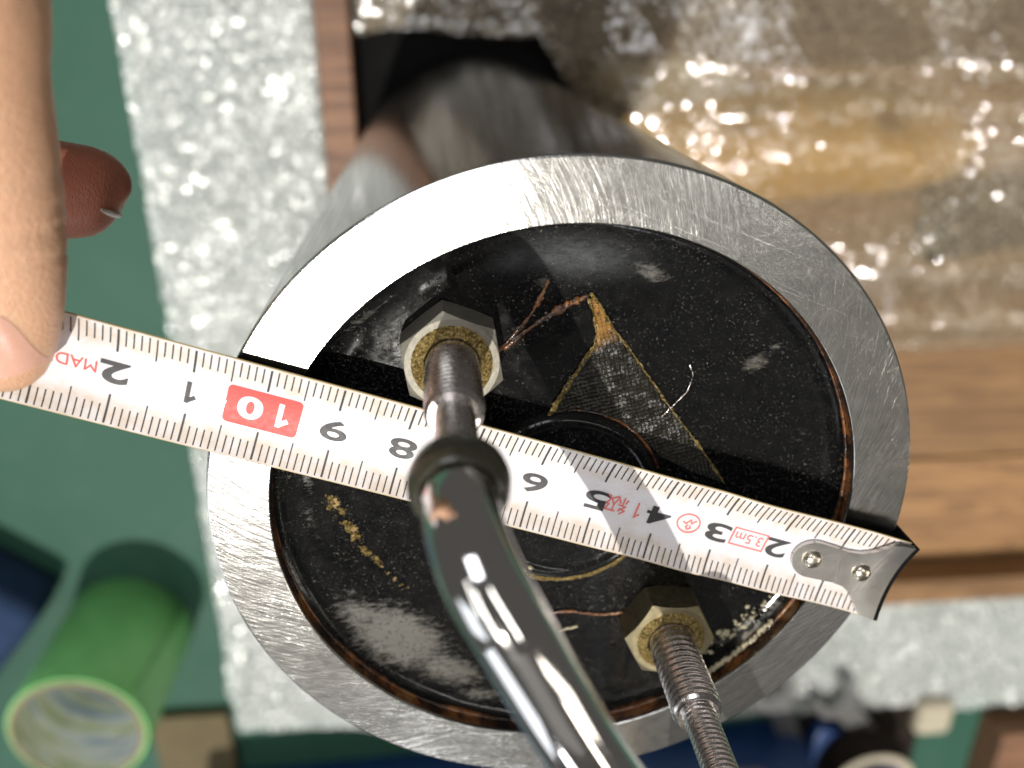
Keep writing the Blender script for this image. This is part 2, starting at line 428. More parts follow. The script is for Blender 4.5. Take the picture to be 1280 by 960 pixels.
def skin():
    M = NT('skin'); mm = M.mm()
    n = M.noise(mm, 0.10, 4, 0.6); f = M.noise(mm, 1.6, 4, 0.65)
    lines = M.voro(M.mapv(mm, (2.0, 0.9, 1.4)), 0.9, 'DISTANCE_TO_EDGE')
    c = M.mix(n, (0.63, 0.36, 0.225), (0.73, 0.465, 0.30)); c = M.mix(M.ramp(f, [(0.4, 0.0), (0.8, 0.35)]), c, (0.58, 0.24, 0.16))
    M.pin('Base Color', M.mix(M.math('MULTIPLY', M.attr('flush'), 0.8), c, (0.62, 0.19, 0.12))); M.pin('Roughness', M.ramp(f, [(0.3, 0.33), (0.7, 0.48)]))
    M.pin('Subsurface Weight', 0.35); M.pin('Subsurface Radius', (1.0, 0.35, 0.2)); M.pin('Subsurface Scale', 0.0022)
    M.pin('Normal', M.bump(M.math('ADD', M.ramp(lines, [(0.0, 0.0), (0.12, 1.0)]), M.math('MULTIPLY', f, 1.0)), 0.060))
    return M.m
M_SKIN = skin()
M_NAIL = plain('nail', (0.66, 0.38, 0.29), 0.22, 0, 0.01, 0.06)
M_NAILTIP = plain('nail_free_edge', (0.92, 0.86, 0.76), 0.35)

M_GREENTAPE = plain('green_masking_tape', (0.19, 0.53, 0.17), 0.40, 0, 0.05, 0.15)
M_CARD = plain('cardboard', (0.24, 0.185, 0.105), 0.8, 0, 0.1, 0.2)
def core_print():
    M = NT('printed_core_lining')
    tc = M.mm(); v = M.mapv(tc, (0.012, 0.012, 0.085), (0.35, 0.2, 0)); n = M.noise(v, 1.5, 3, 0.55, 0.3)
    M.pin('Base Color', M.ramp(n, [(0.30, (0.22, 0.32, 0.50)), (0.42, (0.62, 0.68, 0.72)), (0.5, (0.85, 0.85, 0.76)), (0.58, (0.45, 0.52, 0.26)), (0.66, (0.80, 0.82, 0.76)), (0.8, (0.24, 0.34, 0.52))]))
    M.pin('Roughness', 0.6); return M.m
M_CORE = core_print()
M_KRAFT = plain('shaded_kraft_board', (0.11, 0.085, 0.042), 0.85, 0, 0.1, 0.2)  # cardboard colour lowered to stand for the shade on it
M_DARK = plain('dark_brown_matt', (0.020, 0.015, 0.012), 0.9, 0, 0.4, 0.3, 0.1)
M_BLUE = plain('dark_blue_plastic', (0.008, 0.036, 0.13), 0.45, 0, 0.05, 0.2)
M_BLUE2 = plain('blue_cloth', (0.006, 0.026, 0.08), 0.85, 0, 0.6, 0.3)
M_BLACK = plain('matt_black', (0.006, 0.006, 0.006), 0.9, 0, 0.2, 0.3, 0.08)
M_GREY = plain('grey_wrench_steel', (0.30, 0.30, 0.30), 0.4, 1.0, 0.05)
M_YELLOW = plain('yellow_packing', (0.62, 0.37, 0.06), 0.6, 0, 0.3, 0.25)
M_TAN = plain('tan_packing', (0.10, 0.065, 0.04), 0.7, 0, 0.3, 0.25)
M_PURPLE = plain('violet_core', (0.09, 0.08, 0.20), 0.6)
M_FOAM = plain('cream_foam', (0.40, 0.36, 0.27), 0.8, 0, 0.3)

# ------------------------------------------------------------------ the setting: mat
ZM = -325.0
g = []
V = [(-800, -1000, ZM), (900, -1000, ZM), (900, 240, ZM), (-800, 240, ZM)]
tag(raw('green_mat', V, [(0, 1, 2, 3)], M_MAT), kind='structure')

# ------------------------------------------------------------------ bubble wrap
def bubbles(X, Y, pitch, r, h, seed=0):
    """height of the air bubbles over a sheet: hexagonal rows, some slack, some burst"""
    wx = X + 9 * (fbm(X, Y, 55, seed + .3) - .5); wy = Y + 9 * (fbm(X, Y, 55, seed + .7) - .5)
    ry = pitch * 0.866; out = np.zeros(X.shape)
    T = np.random.default_rng(seed).random((128, 128, 3))
    for dj in (0, 1):
        j = np.floor(wy / ry) + dj; off = (np.abs(j) % 2) * pitch / 2
        i = np.round((wx - off) / pitch)
        k = T[i.astype(int) % 128, j.astype(int) % 128]
        dx = wx - (i * pitch + off); dy = wy - j * ry
        t = np.clip(1 - (np.hypot(dx, dy) / r) ** 2, 0, None)
        hh = h * np.where(k[..., 0] < 0.12, 0.12, 0.35 + 0.85 * k[..., 1])
        # slack bubbles lean to one side
        out = np.maximum(out, hh * t ** 0.85 * (1 + 0.35 * ((k[..., 1] - .5) * dx + (k[..., 2] - .5) * dy) / r * 2))
    return out
def sheet(name, x0, x1, y0, y1, res, zf, m, keep=None, parent=None):
    xs = np.arange(x0, x1 + res, res); ys = np.arange(y0, y1 + res, res)
    X, Y = np.meshgrid(xs, ys, indexing='ij')
    Z = zf(X, Y); V = np.stack([X, Y, Z], -1).reshape(-1, 3)
    F = grid_faces(len(xs), len(ys))
    if keep is not None:
        k = keep(X, Y).reshape(-1); F = [f for f in F if k[f[0]] and k[f[2]]]
        used = np.zeros(len(V), bool); used[np.array(F).reshape(-1)] = True
        idx = np.cumsum(used) - 1; V = V[used]; F = [tuple(int(idx[i]) for i in f) for f in F]
    return raw(name, V, F, m, parent, True)

def wrap_z(X, Y):
    z = ZM + 1.0 + 12 * np.clip(fbm(X, Y, 70, 1.1) - 0.25, 0, 1) + 5 * fbm(X, Y, 24, 2.2) + 1.2 * fbm(X, Y, 7, 2.9)
    under = (X > -72) & (Y > -264)
    b = bubbles(X, Y, 5.4, 2.6, 2.0, 1)
    return np.where(under, ZM + 0.6 + 0 * X, z + b * (0.6 + 0.6 * fbm(X, Y, 30, 3.3)))
def wrap_keep(X, Y):
    e = 7 * (fbm(X, Y, 40, 4.4) - .5)
    return (X > -161 + e) & (Y > -368 - 0.10 * X * 0.4 + e)
w = sheet('bubble_wrap_sheet', -168, 470, -410, 150, 1.25, wrap_z, M_WRAP, wrap_keep)
tag(w, 'milky white bubble wrap sheet spread flat on the green mat under the wooden tray', 'bubble wrap')

# ------------------------------------------------------------------ wooden tray
ZF = -305.0            # top of the tray floor
tray = empty('wooden_tray', (200, -60, ZM + 2), 'shallow orange brown wooden tray with low rim holding the steel cylinder', 'tray')
ys = [-243.0, -170, -92, -14, 66, 150]
for i in range(len(ys) - 1):
    V, F = box((-52.5, ys[i] + 0.7, ZF - 14), (480, ys[i + 1] - 0.7, ZF - (0.5 if i % 2 else 0)), 0.8)
    raw('floor_board', V, F, M_WOOD[i % 3], tray)
V, F = box((-68, -260, ZF - 15), (480, -243.5, -285), 1.2); raw('side_board', V, F, M_WOOD[1], tray)
V, F = box((-68, -243, ZF - 15), (-53.2, 165, -285), 1.2); 
lw = raw('side_board', V, F, M_WALL, tray)

# black sheet standing in for the dark shade at the cylinder's foot
shade_sheet_poly = [(-52, -30), (60, -40), (112, 28), (110, 46), (64, 46.5), (63, 128), (-52, 128)]
V, F = prism(shade_sheet_poly, ZF + 0.2, ZF + 2.6)
tag(raw('foot_shade_sheet', V, F, M_BLACK), 'black sheet added in the tray for the dark shade at the foot of the steel cylinder', 'pad')

# ------------------------------------------------------------------ the steel cylinder with its potted end
RO, RI = 53.5, 44.5
Z0 = ZF + 2.6
cyl = empty('steel_cylinder', (0, 0, Z0), 'upright hollow steel cylinder with a scratched rim, black resin end and two threaded fittings', 'cylinder')
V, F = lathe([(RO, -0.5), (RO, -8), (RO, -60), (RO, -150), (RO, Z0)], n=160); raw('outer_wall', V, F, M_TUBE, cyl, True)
prof = [(RI, -0.45), (RI + 0.05, -0.10), (RI + 0.15, 0), (RI + 3, 0), (RI + 6, 0), (RO - 0.4, 0), (RO - 0.13, -0.13), (RO, -0.5)]
V, F = lathe(prof, n=200); raw('rim', V, F, M_RIM, cyl, True, 8)
V, F = lathe([(RI, -9), (RI, -5), (RI, -2.5), (RI, -0.45)], n=160); raw('inner_wall', V, F, M_VARN, cyl, True)

# resin level with meniscus, dents, smears
def resin_z(X, Y):
    r = np.hypot(X, Y); a = np.arctan2(Y, X)
    z = -4.8 + 0.22 * (fbm(X, Y, 16, 5.5) - .5) + 0.05 * (fbm(X, Y, 4.0, 6.6) - .5)
    z += (1.6 + 0.9 * np.sin(2 * a + 0.5) * 0.5) * np.exp(-np.clip(RI - r, 0, None) / 1.7)
    z += 0.10 * np.exp(-((r - 40.0) / 0.9) ** 2) * (fbm(X, Y, 20, 7.7) > .5)
    return z
def blob(X, Y, px, py, rx, ry, rot=0.0, z=-4.8):
    c = at(px, py, z); a = math.radians(rot); dx = X - c[0]; dy = Y - c[1]
    u = (dx * math.cos(a) + dy * math.sin(a)) / rx; v = (-dx * math.sin(a) + dy * math.cos(a)) / ry
    return np.exp(-(u * u + v * v))
nr, na = 110, 300
rr = np.linspace(0.02, RI + 0.02, nr); aa = np.linspace(0, 2 * PI, na, endpoint=False)
A, Rr = np.meshgrid(aa, rr, indexing='ij'); X = Rr * np.cos(A); Y = Rr * np.sin(A)
Z = resin_z(X, Y)
sc = 0.05 + 0 * X
for px, py, rx, ry, ro, k in ((815, 340, 3.6, 1.6, -25, .62), (785, 322, 2.0, 1.0, -20, .4), (945, 452, 3.2, 1.8, 35, .62), (968, 432, 1.6, 1.2, 0, .5),
                          (1000, 545, 2.6, 2.6, 0, .36), (500, 795, 10.5, 6.5, -35, .85), (455, 770, 7, 4, -30, .65), (560, 835, 8, 4, -25, .7), (600, 865, 5, 2.2, -10, .55),
                          (385, 600, 1.2, 5, 0, .42), (390, 650, 1.6, 6, 12, .38), (440, 740, 1.8, .9, 0, .5), (935, 785, 4.2, 2.4, 40, .75), (975, 755, 3.6, 2.2, 30, .75), (900, 800, 3, 1.6, 30, .5),
                          (450, 400, 3.5, .7, 32, .55), (470, 385, 5, .5, 34, .5), (655, 712, 1.0, .9, 0, .9), (735, 340, 5, 2, 0, .25), (680, 352, 1.2, 1.2, 0, .55)):
    sc = np.maximum(sc, k * blob(X, Y, px, py, rx, ry, ro))
oc = 0 * X
for px, py, rx, ry, ro, k in ((935, 790, 4.5, 2.2, 40, .45), (980, 752, 3, 2, 30, .5), (418, 628, 1.2, 1.4, 0, .75), (440, 660, 1.1, 1.9, 40, .7), (470, 700, .9, 2.2, 40, .55), (600, 750, 2.0, 1.2, 0, .35),
                          (1050, 560, 1.2, 6, -5, .4), (650, 745, 4, .8, -10, .4)):
    oc = np.maximum(oc, k * blob(X, Y, px, py, rx, ry, ro))
fl = np.maximum(blob(X, Y, 720, 320, 7.5, 2.6, -5), 0.6 * blob(X, Y, 650, 320, 4, 2, 15))
Z += 0.25 * sc
V = np.stack([X, Y, Z], -1).reshape(-1, 3); F = grid_faces(na, nr, True); F = [f[::-1] for f in F]
res_o = raw('resin_fill', V, F, M_RESIN, cyl, True); res_o['label'] = 'glossy black resin with grey smears'
if res_o.data.polygons[0].normal.z < 0: res_o.data.flip_normals()
def fattr(o, name, arr):
    a = o.data.attributes.new(name, 'FLOAT', 'POINT'); a.data.foreach_set('value', np.asarray(arr, np.float32).reshape(-1))
fattr(res_o, 'scuff', sc); fattr(res_o, 'ochre', oc); fattr(res_o, 'film', fl)

# round boss in the middle: disc, step and bead
V, F = lathe([(0.02, -3.55), (6, -3.6), (11, -3.75), (12.6, -3.9), (13.1, -3.5), (13.7, -3.15), (14.3, -3.35), (14.9, -4.1), (15.3, -5.4)], n=120)
bo = raw('round_boss', V, F, M_RESIN, res_o, True)
for nme in ('scuff', 'ochre', 'film'): fattr(bo, nme, np.full(len(bo.data.vertices), 0.05))
def ridge(name, pts, rad, m, z=-4.6, parent=res_o, per=8, wob=0.5, flat=0.7):
    P = catmull([at(x, y, z) for x, y in pts], per * 2); n = len(P)
    P[:, 0] += 0.18 * (rng.random(n) - .5); P[:, 1] += 0.18 * (rng.random(n) - .5)
    r = rad * np.clip(1.9 * fbm(P[:, 0] * 1.0, P[:, 1] * 1.0, 2.2, rad, 3) - 0.25, 0.06, None) * (0.6 + 0.8 * rng.random(n)); r[0] *= 0.3; r[-1] *= 0.3
    r = np.convolve(np.pad(r, 1, 'edge'), [.25, .5, .25], 'valid')
    V, F = sweep(P, r, r * flat, 8, wob=wob); return raw(name, V, F, m, parent, True)
a = [(15.2 * math.cos(t), 15.2 * math.sin(t), -4.4) for t in np.linspace(PI * 1.12, PI * 1.86, 46)]
V, F = sweep(a, 0.38 + 0.22 * rng.random(46), None, 8, wob=.4); raw('glue_line', V, F, M_GLUE, res_o, True)
a = [(15.3 * math.cos(t), 15.3 * math.sin(t), -4.5) for t in np.linspace(PI * 0.1, PI * 0.5, 30)]
V, F = sweep(a, 0.22 + 0.1 * rng.random(30), None, 8, wob=.4); raw('glue_line', V, F, M_VARN, res_o, True)
ridge('resin_ridge', [(606, 456), (636, 425), (660, 398), (676, 372), (686, 350)], 0.40, M_VARN)
ridge('resin_ridge', [(628, 437), (660, 412), (694, 390), (716, 378), (738, 368)], 0.55, M_VARN)
ridge('resin_ridge', [(738, 366), (752, 384), (768, 412), (800, 455), (838, 510), (872, 555), (906, 604)], 0.30, M_GLUE, -4.35)
ridge('resin_ridge', [(686, 522), (706, 488), (728, 454), (744, 428), (743, 400), (736, 372)], 0.30, M_GLUE, -4.35)
ridge('resin_ridge', [(672, 770), (710, 764), (750, 768), (792, 764)], 0.30, M_VARN)
def crumbs(name, pts, n, spread, lo, hi, m, z=-4.7, parent=None):
    """loose grains strewn along a line"""
    P = catmull([at(x, y, z) for x, y in pts], 12); mb = MB()
    for _ in range(n):
        c = P[rng.integers(len(P))] + np.array([rng.normal() * spread, rng.normal() * spread, 0]); q = lo + (hi - lo) * rng.random() ** 2.2
        bm = bmesh.new(); bmesh.ops.create_icosphere(bm, subdivisions=1, radius=q)
        for v in bm.verts: v.co *= 0.6 + 0.8 * random.random(); v.co.z *= 0.7; v.co += Vector(tuple(c))
        bm.verts.index_update(); mb.add([tuple(v.co) for v in bm.verts], [tuple(v.index for v in f.verts) for f in bm.faces]); bm.free()
    return tag(mb.build(name, m, parent or res_o, True), kind='stuff')
crumbs('ochre_crumbs', [(412, 622), (434, 655), (460, 690)], 60, 0.45, 0.10, 0.75, M_GLUE)
crumbs('ochre_crumbs', [(450, 678), (482, 712), (508, 738)], 36, 0.30, 0.08, 0.36, M_GLUE)
crumbs('cream_crust', [(892, 812), (930, 786), (962, 762), (990, 748)], 300, 1.5, 0.08, 0.50, M_CREAM, -4.5)
crumbs('resin_droplets', [(742, 376), (768, 414), (800, 458), (838, 512), (872, 556), (902, 600)], 46, 0.30, 0.06, 0.24, M_DROP, -4.1)
crumbs('resin_droplets', [(690, 518), (712, 480), (730, 452), (744, 426)], 18, 0.25, 0.08, 0.34, M_DROP, -4.1)
crumbs('resin_droplets', [(640, 430), (690, 392), (736, 370)], 22, 0.6, 0.08, 0.32, M_DROP, -4.2)
crumbs('resin_droplets', [(500, 400), (800, 420), (980, 520), (900, 600), (780, 360), (400, 620), (520, 700), (440, 690)], 420, 5.5, 0.05, 0.17, M_DROP, -4.75)
ridge('cream_fleck', [(686, 796), (702, 788), (722, 783)], 0.42, M_CREAM)
ridge('cream_fleck', [(648, 716), (656, 712), (664, 709)], 0.95, M_CREAM, -3.4)
ridge('loose_hair', [(826, 522), (842, 506), (858, 490), (866, 470), (862, 456)], 0.10, M_STUD, -4.2)

# woven patch set into the resin
poly = [(738, 366), (752, 384), (775, 421), (806, 464), (840, 512), (872, 556), (906, 604), (866, 590), (828, 572), (800, 545), (762, 526), (724, 518), (686, 522), (706, 488), (728, 454), (746, 428), (744, 398)]
pw = np.array([at(x, y, -4.4)[:2] for x, y in poly])
bm = bmesh.new(); vs_ = [bm.verts.new((x, y, -4.22)) for x, y in pw]; f = bm.faces.new(vs_)
if f.normal.z < 0: f.normal_flip()
bmesh.ops.triangulate(bm, faces=bm.faces[:])
for _ in range(4): bmesh.ops.subdivide_edges(bm, edges=bm.edges[:], cuts=1, use_grid_fill=True)
ap = at(748, 405, -4.4)
for v in bm.verts:
    v.co.z = float(resin_z(np.array([v.co.x]), np.array([v.co.y]))[0]) + 0.32
bm.verts.index_update(); bm.normal_update()
V = [tuple(v.co) for v in bm.verts]; F = [tuple(v.index for v in f.verts) for f in bm.faces]; bm.free()
pt = raw('woven_patch', V, F, M_WEAVE, res_o, True)
if pt.data.polygons[0].normal.z < 0: pt.data.flip_normals()
Va = np.array(V); fattr(pt, 'ochre', np.exp(-(((Va[:, 0] - ap[0]) / 4.0) ** 2 + ((Va[:, 1] - ap[1] - 1) / 4.4) ** 2)))

# sealant bead round the edge of the resin
na2 = 220
a = np.linspace(0, 2 * PI, na2, endpoint=False)
V = []; nb = 10
for i, t in enumerate(a):
    k = 0.15 + 1.5 * max(0.0, fbm(np.array([t * 4.0]), np.array([3.0]), 1.0, 8.8)[0] - 0.25) + 0.25 * fbm(np.array([t * 26.0]), np.array([3.0]), 1.0, 9.8)[0]
    # fattest towards the far side, almost nothing on the near side
    k *= 0.06 + 0.55 * max(0.0, math.sin(-t)) ** 0.7 + 0.45 * max(0, math.cos(t)) ** 3
    for j in range(nb):
        b = 2 * PI * j / nb; r = RI - 0.55 * k + 1.0 * k * math.cos(b); z = -2.6 + 1.25 * k * math.sin(b)
        V.append(((min(r, RI - 0.02)) * math.cos(t), (min(r, RI - 0.02)) * math.sin(t), z))
raw('sealant_bead', V, grid_faces(na2, nb, True, True), M_VARN, cyl, True)
# white crumbs lying on the bead
c_b = np.linspace(-0.98, -0.62, 34)
mb = MB()
for t in c_b:
    for _ in range(4):
        s = 0.12 + 0.34 * rng.random() ** 2; r = RI - 1.7 + 0.7 * rng.random(); tt = t + 0.02 * rng.random()
        bm = bmesh.new(); bmesh.ops.create_icosphere(bm, subdivisions=1, radius=s)
        for v in bm.verts: v.co *= 0.75 + 0.5 * random.random(); v.co += Vector((r * math.cos(tt), r * math.sin(tt), -2.0 + 0.3 * random.random()))
        bm.verts.index_update(); mb.add([tuple(v.co) for v in bm.verts], [tuple(v.index for v in f.verts) for f in bm.faces]); bm.free()
tag(mb.build('cream_crumbs', M_CREAM, cyl, True), kind='stuff')

# --- threaded fittings
def hex_nut(c, z0, z1, af, hole, rot):
    V = []; n = 72; rc = af / 2 * 0.99; prof_n = 7
    for i in range(n):
        t = 2 * PI * i / n; k = ((math.degrees(t) + 30) % 60) - 30
        rh = af / 2 / math.cos(math.radians(k)); zt = z1 - (rh - rc) * 0.58; zb = z0 + (rh - rc) * 0.58
        tt = t + math.radians(rot)
        for r, z in ((hole, z0), (rc * 0.97, z0), (rh, zb), (rh, zt), (rc, z1), (hole + 0.9, z1), (hole, z1 - 0.8)):
            V.append((c[0] + r * math.cos(tt), c[1] + r * math.sin(tt), z))
    return V, grid_faces(n, prof_n, True, True)
def thread(c, z0, z1, r, pitch, depth, n=48):
    rows = int((z1 - z0) / (pitch / 8)); V = []
    for i in range(rows + 1):
        z = z0 + (z1 - z0) * i / rows
        e = min(1.0, (z - z0) / pitch * 1.0, (z1 - z) / (pitch * 0.8))
        for k in range(n):
            t = 2 * PI * k / n; ph = ((z / pitch) + k / n) % 1.0
            q = r - depth * (abs(ph * 2 - 1) ** 1.0) - (1 - max(0, e)) * 0.5
            V.append((c[0] + q * math.cos(t), c[1] + q * math.sin(t), z))
    F = grid_faces(rows + 1, n, False, True)
    F.append(tuple(rows * n + k for k in range(n))); return V, F
PIPE = [(0, 0, 32), (0, 0, 36), (0.1, -0.2, 39), (0.6, -1.1, 42.3), (2.0, -3.6, 45.4), (4.5, -8.2, 47.0), (9.1, -17.9, 47.6), (14.4, -28.3, 47.2), (21.6, -40.6, 46), (31, -57, 44), (46, -83, 40)]
PIPE_LOW = [(0, 0, 32), (0, 0, 34.5), (0.1, -0.6, 36.8), (1.0, -2.4, 38.8), (2.9, -5.8, 39.6), (5.7, -11.2, 39.0), (12, -23, 36.5), (22, -42, 32), (40, -76, 24)]
def fitting(c, rot, nutm, path, bend, z_seat=-4.9, nut_label=None, pipe_label=None):
    c = np.array([c[0], c[1], 0.0])
    V, F = thread(c, z_seat, 17.4, 3.8, 1.25, 0.30); st = raw('threaded_stud', V, F, M_STUD, cyl, True, 60)
    V, F = hex_nut(c, z_seat, 1.2, 13.2, 4.0, rot); nt = raw('hex_nut', V, F, nutm, st, True, 28)
    V, F = lathe([(3.9, 1.5), (4.3, 1.75), (4.9, 1.7), (5.4, 1.45), (5.7, 1.15)], c, 48); gl = raw('glue_ring', V, F, M_GLUE, st, True)
    V, F = thread(c, 16.4, 31.2, 2.5, 0.9, 0.18, 36); raw('threaded_neck', V, F, M_STUD, st, True, 60)
    P = np.array(path); a = math.radians(bend)
    Rm = np.array([[math.cos(a), -math.sin(a), 0], [math.sin(a), math.cos(a), 0], [0, 0, 1]])
    P = P @ Rm.T + c; Q = catmull(P, 12)
    V, F = sweep(Q, 3.9, None, 56, side=(1, 0, 0)); pp = raw('chrome_pipe', V, F, M_CHROME, cyl, True, 60)
    V, F = lathe([(2.5, 30.6), (3.6, 30.7), (4.7, 31.3), (5.25, 32.3), (5.4, 33.4), (5.25, 34.6), (4.8, 35.6), (4.35, 36.1), (4.1, 36.2)], c, 72, cap0=True)
    raw('collar', V, F, M_COLLAR, pp, True)
    if nut_label: st['label'] = nut_label
    if pipe_label: pp['label'] = pipe_label
N1 = at(565, 455, 1.0); N2 = at(838, 800, 1.0)
fitting(N1, 8, M_NICKEL, PIPE, 0, nut_label='threaded steel stud in a nickel hex nut', pipe_label='bent chrome pipe passing over the measuring tape')
fitting(N2, 26, M_BRASS, PIPE_LOW, -26, nut_label='threaded steel stud in a tarnished brass hex nut', pipe_label='chrome pipe on the brass nut fitting')

# ------------------------------------------------------------------ measuring tape
TP0 = np.array([51.4927, -12.983, 2.75]); TD = np.array([-0.9493, 0.3204, -0.0270])
TW = np.array([0.3204, 0.9493, 0]) / math.hypot(0.3204, 0.9493)
TH = 7.35; TSAG = 1.55
def blade_pt(s, v, up=0.0):
    """s mm along the blade from its end, v mm across"""
    flat = 1.0 - 0.45 * math.exp(-((s - 8) / 9.0) ** 2)
    z = TSAG * flat * ((v / TH) ** 2) - 0.35 * math.sin(min(max((s - 10) / 100, 0), 1) * PI)
    z += 0.22 * math.sin(s * 0.33) * max(0, 1 - abs(s - 32) / 22) * (v / TH)
    p = TP0 + TD * s + TW * v; n = 2 * TSAG * flat * v / TH ** 2
    nz = 1 / math.sqrt(1 + n * n)
    return p + np.array([0, 0, z]) + up * (np.array([0, 0, nz]) - TW * n * nz)
tm = empty('tape_measure', tuple(TP0 + TD * 70), 'white measuring tape blade with black and red markings stretched across the steel cylinder end', 'tape measure')
S = np.linspace(0.3, 190, 240); W = np.linspace(-TH, TH, 25)
V = [blade_pt(s, v, 0.14) for s in S for v in W]; F = grid_faces(len(S), len(W))
bl = raw('blade', V, F, M_BLADE, tm, True)
if bl.data.polygons[0].normal.z < 0: bl.data.flip_normals()
fattr(bl, 'edge', [max(0.0, min(1.0, (abs(v) - 3.2) / 1.2)) for s in S for v in W])
V = [blade_pt(s, v, -0.16) for s in S for v in W]
raw('blade_back', V, [f[::-1] for f in grid_faces(len(S), len(W))], M_BLACK, bl, True)
for sg in (-1, 1):          # worn edges where the yellow lacquer shows
    V = []
    for s in S:
        V += [blade_pt(s, sg * TH, 0.14), blade_pt(s, sg * (TH + 0.10), 0.0), blade_pt(s, sg * TH, -0.16)]
    raw('blade_edge', V, grid_faces(len(S), 3), M_BACK, bl, True)
def strip(mb, s0, s1, v0, v1, up=0.20, n=5):
    V = []
    for k in range(n):
        v = v0 + (v1 - v0) * k / (n - 1)
        V.append(blade_pt(s0, v, up)); V.append(blade_pt(s1, v, up))
    mb.add(V, [(2 * k, 2 * k + 1, 2 * k + 3, 2 * k + 2) for k in range(n - 1)])
ticks = MB()
for mmk in range(1, 186):
    big = mmk % 5 == 0; cm = mmk % 10 == 0
    L = 3.75 if cm else (3.65 if big else 2.55); hw = 0.15 if cm else 0.095
    strip(ticks, mmk - hw, mmk + hw, TH - 0.30, TH - 0.30 - L)
    L2 = 3.9 if cm else (3.6 if big else 2.35)
    strip(ticks, mmk - hw, mmk + hw, -TH + 0.22, -TH + 0.22 + L2)
tag(ticks.build('tick_marks', M_INK, bl), kind='stuff')
def text_on_blade(body, s, v, h, wid, m, name='numeral', up=0.22, bold=0.0):
    cu = bpy.data.curves.new('t', 'FONT'); cu.body = body; cu.align_x = 'CENTER'; cu.align_y = 'CENTER'
    cu.size = 1.0; cu.offset = bold; cu.resolution_u = 6
    o = bpy.data.objects.new('t', cu); COL.objects.link(o)
    dg = bpy.context.evaluated_depsgraph_get(); dg.update()
    me = bpy.data.meshes.new_from_object(o.evaluated_get(dg)); bpy.data.objects.remove(o)
    bm = bmesh.new(); bm.from_mesh(me); bpy.data.meshes.remove(me)
    bmesh.ops.triangulate(bm, faces=bm.faces[:])
    long_e = [e for e in bm.edges if e.calc_length() > 0.15]
    bmesh.ops.subdivide_edges(bm, edges=long_e, cuts=2)
    bmesh.ops.triangulate(bm, faces=bm.faces[:])
    co = np.array([v_.co for v_ in bm.verts]); lo, hi = co.min(0), co.max(0); c = (lo + hi) / 2; sz = hi - lo
    bm.verts.index_update()
    V = [blade_pt(s + (p[0] - c[0]) / sz[0] * wid, v - (p[1] - c[1]) / sz[1] * h, up) for p in co]
    F = [tuple(x.index for x in f.verts) for f in bm.faces]; bm.free()
    return raw(name, V, F, m, bl)
def strokes_on_blade(lines, s, v, h, wid, lw, m, name, up=0.22):
    """drawn signs: polylines in a unit box"""
    mb = MB()
    for L in lines:
        P = [(s + (x - .5) * wid, v - (y - .5) * h) for x, y in L]
        for (s0, v0), (s1, v1) in zip(P[:-1], P[1:]):
            d = np.array([s1 - s0, v1 - v0]); ln = np.linalg.norm(d) + 1e-9; nn = np.array([-d[1], d[0]]) / ln * lw / 2; d = d / ln * lw * .3
            q = [(s0 - d[0] + nn[0], v0 - d[1] + nn[1]), (s1 + d[0] + nn[0], v1 + d[1] + nn[1]), (s1 + d[0] - nn[0], v1 + d[1] - nn[1]), (s0 - d[0] - nn[0], v0 - d[1] - nn[1])]
            mb.add([blade_pt(a_, b_, up) for a_, b_ in q], [(0, 1, 2, 3)])
    return mb.build(name, m, bl)
for n_ in (2, 3, 4, 5, 6, 7, 8, 9):
    text_on_blade(str(n_), n_ * 10, -0.1, 3.2, 3.9, M_INK, bold=0.015)
# red box with a white 10
mb = MB(); s0, s1, v0, v1, rad = 94.9, 105.2, -2.8, 3.0, 0.7
pl = []
for cx, cy, a0 in ((s1 - rad, v1 - rad, 0), (s0 + rad, v1 - rad, 90), (s0 + rad, v0 + rad, 180), (s1 - rad, v0 + rad, 270)):
    for k in range(5): t = math.radians(a0 + k * 22.5); pl.append((cx + rad * math.cos(t), cy + rad * math.sin(t)))
bm = bmesh.new(); f = bm.faces.new([bm.verts.new((x, y, 0)) for x, y in pl]); bmesh.ops.triangulate(bm, faces=[f])
for _ in range(3): bmesh.ops.subdivide_edges(bm, edges=[e for e in bm.edges if e.calc_length() > 0.8], cuts=1); bmesh.ops.triangulate(bm, faces=bm.faces[:])
bm.verts.index_update()
raw('red_field', [blade_pt(v.co.x, v.co.y, 0.215) for v in bm.verts], [tuple(x.index for x in f.verts) for f in bm.faces], M_RED, bl); bm.free()
text_on_blade('0', 101.8, 0.1, 3.6, 3.5, M_WHITEINK, up=0.27, bold=0.04)
ONE = [[(.66, 0), (.66, 1)], [(.66, .96), (.12, .74)]]
strokes_on_blade(ONE, 97.4, 0.1, 3.3, 1.9, 0.75, M_WHITEINK, 'numeral', 0.27)
strokes_on_blade(ONE, 110, 0.0, 2.9, 1.7, 0.62, M_INK, 'numeral')
text_on_blade('2', 120, 0.0, 3.3, 3.9, M_INK, bold=0.03)
text_on_blade('3', 130, 0.0, 3.3, 3.9, M_INK, bold=0.03)
text_on_blade('MADE', 125.6, 0.1, 1.7, 6.6, M_RED, 'made_mark')
# [3.5m] box
strokes_on_blade([[(0, 0), (1, 0), (1, 1), (0, 1), (0, 0)]], 24.8, 0.1, 3.0, 5.6, 0.22, M_PINK, 'length_box')
text_on_blade('3.5m', 24.8, 0.1, 1.7, 4.6, M_PINK, 'length_mark')
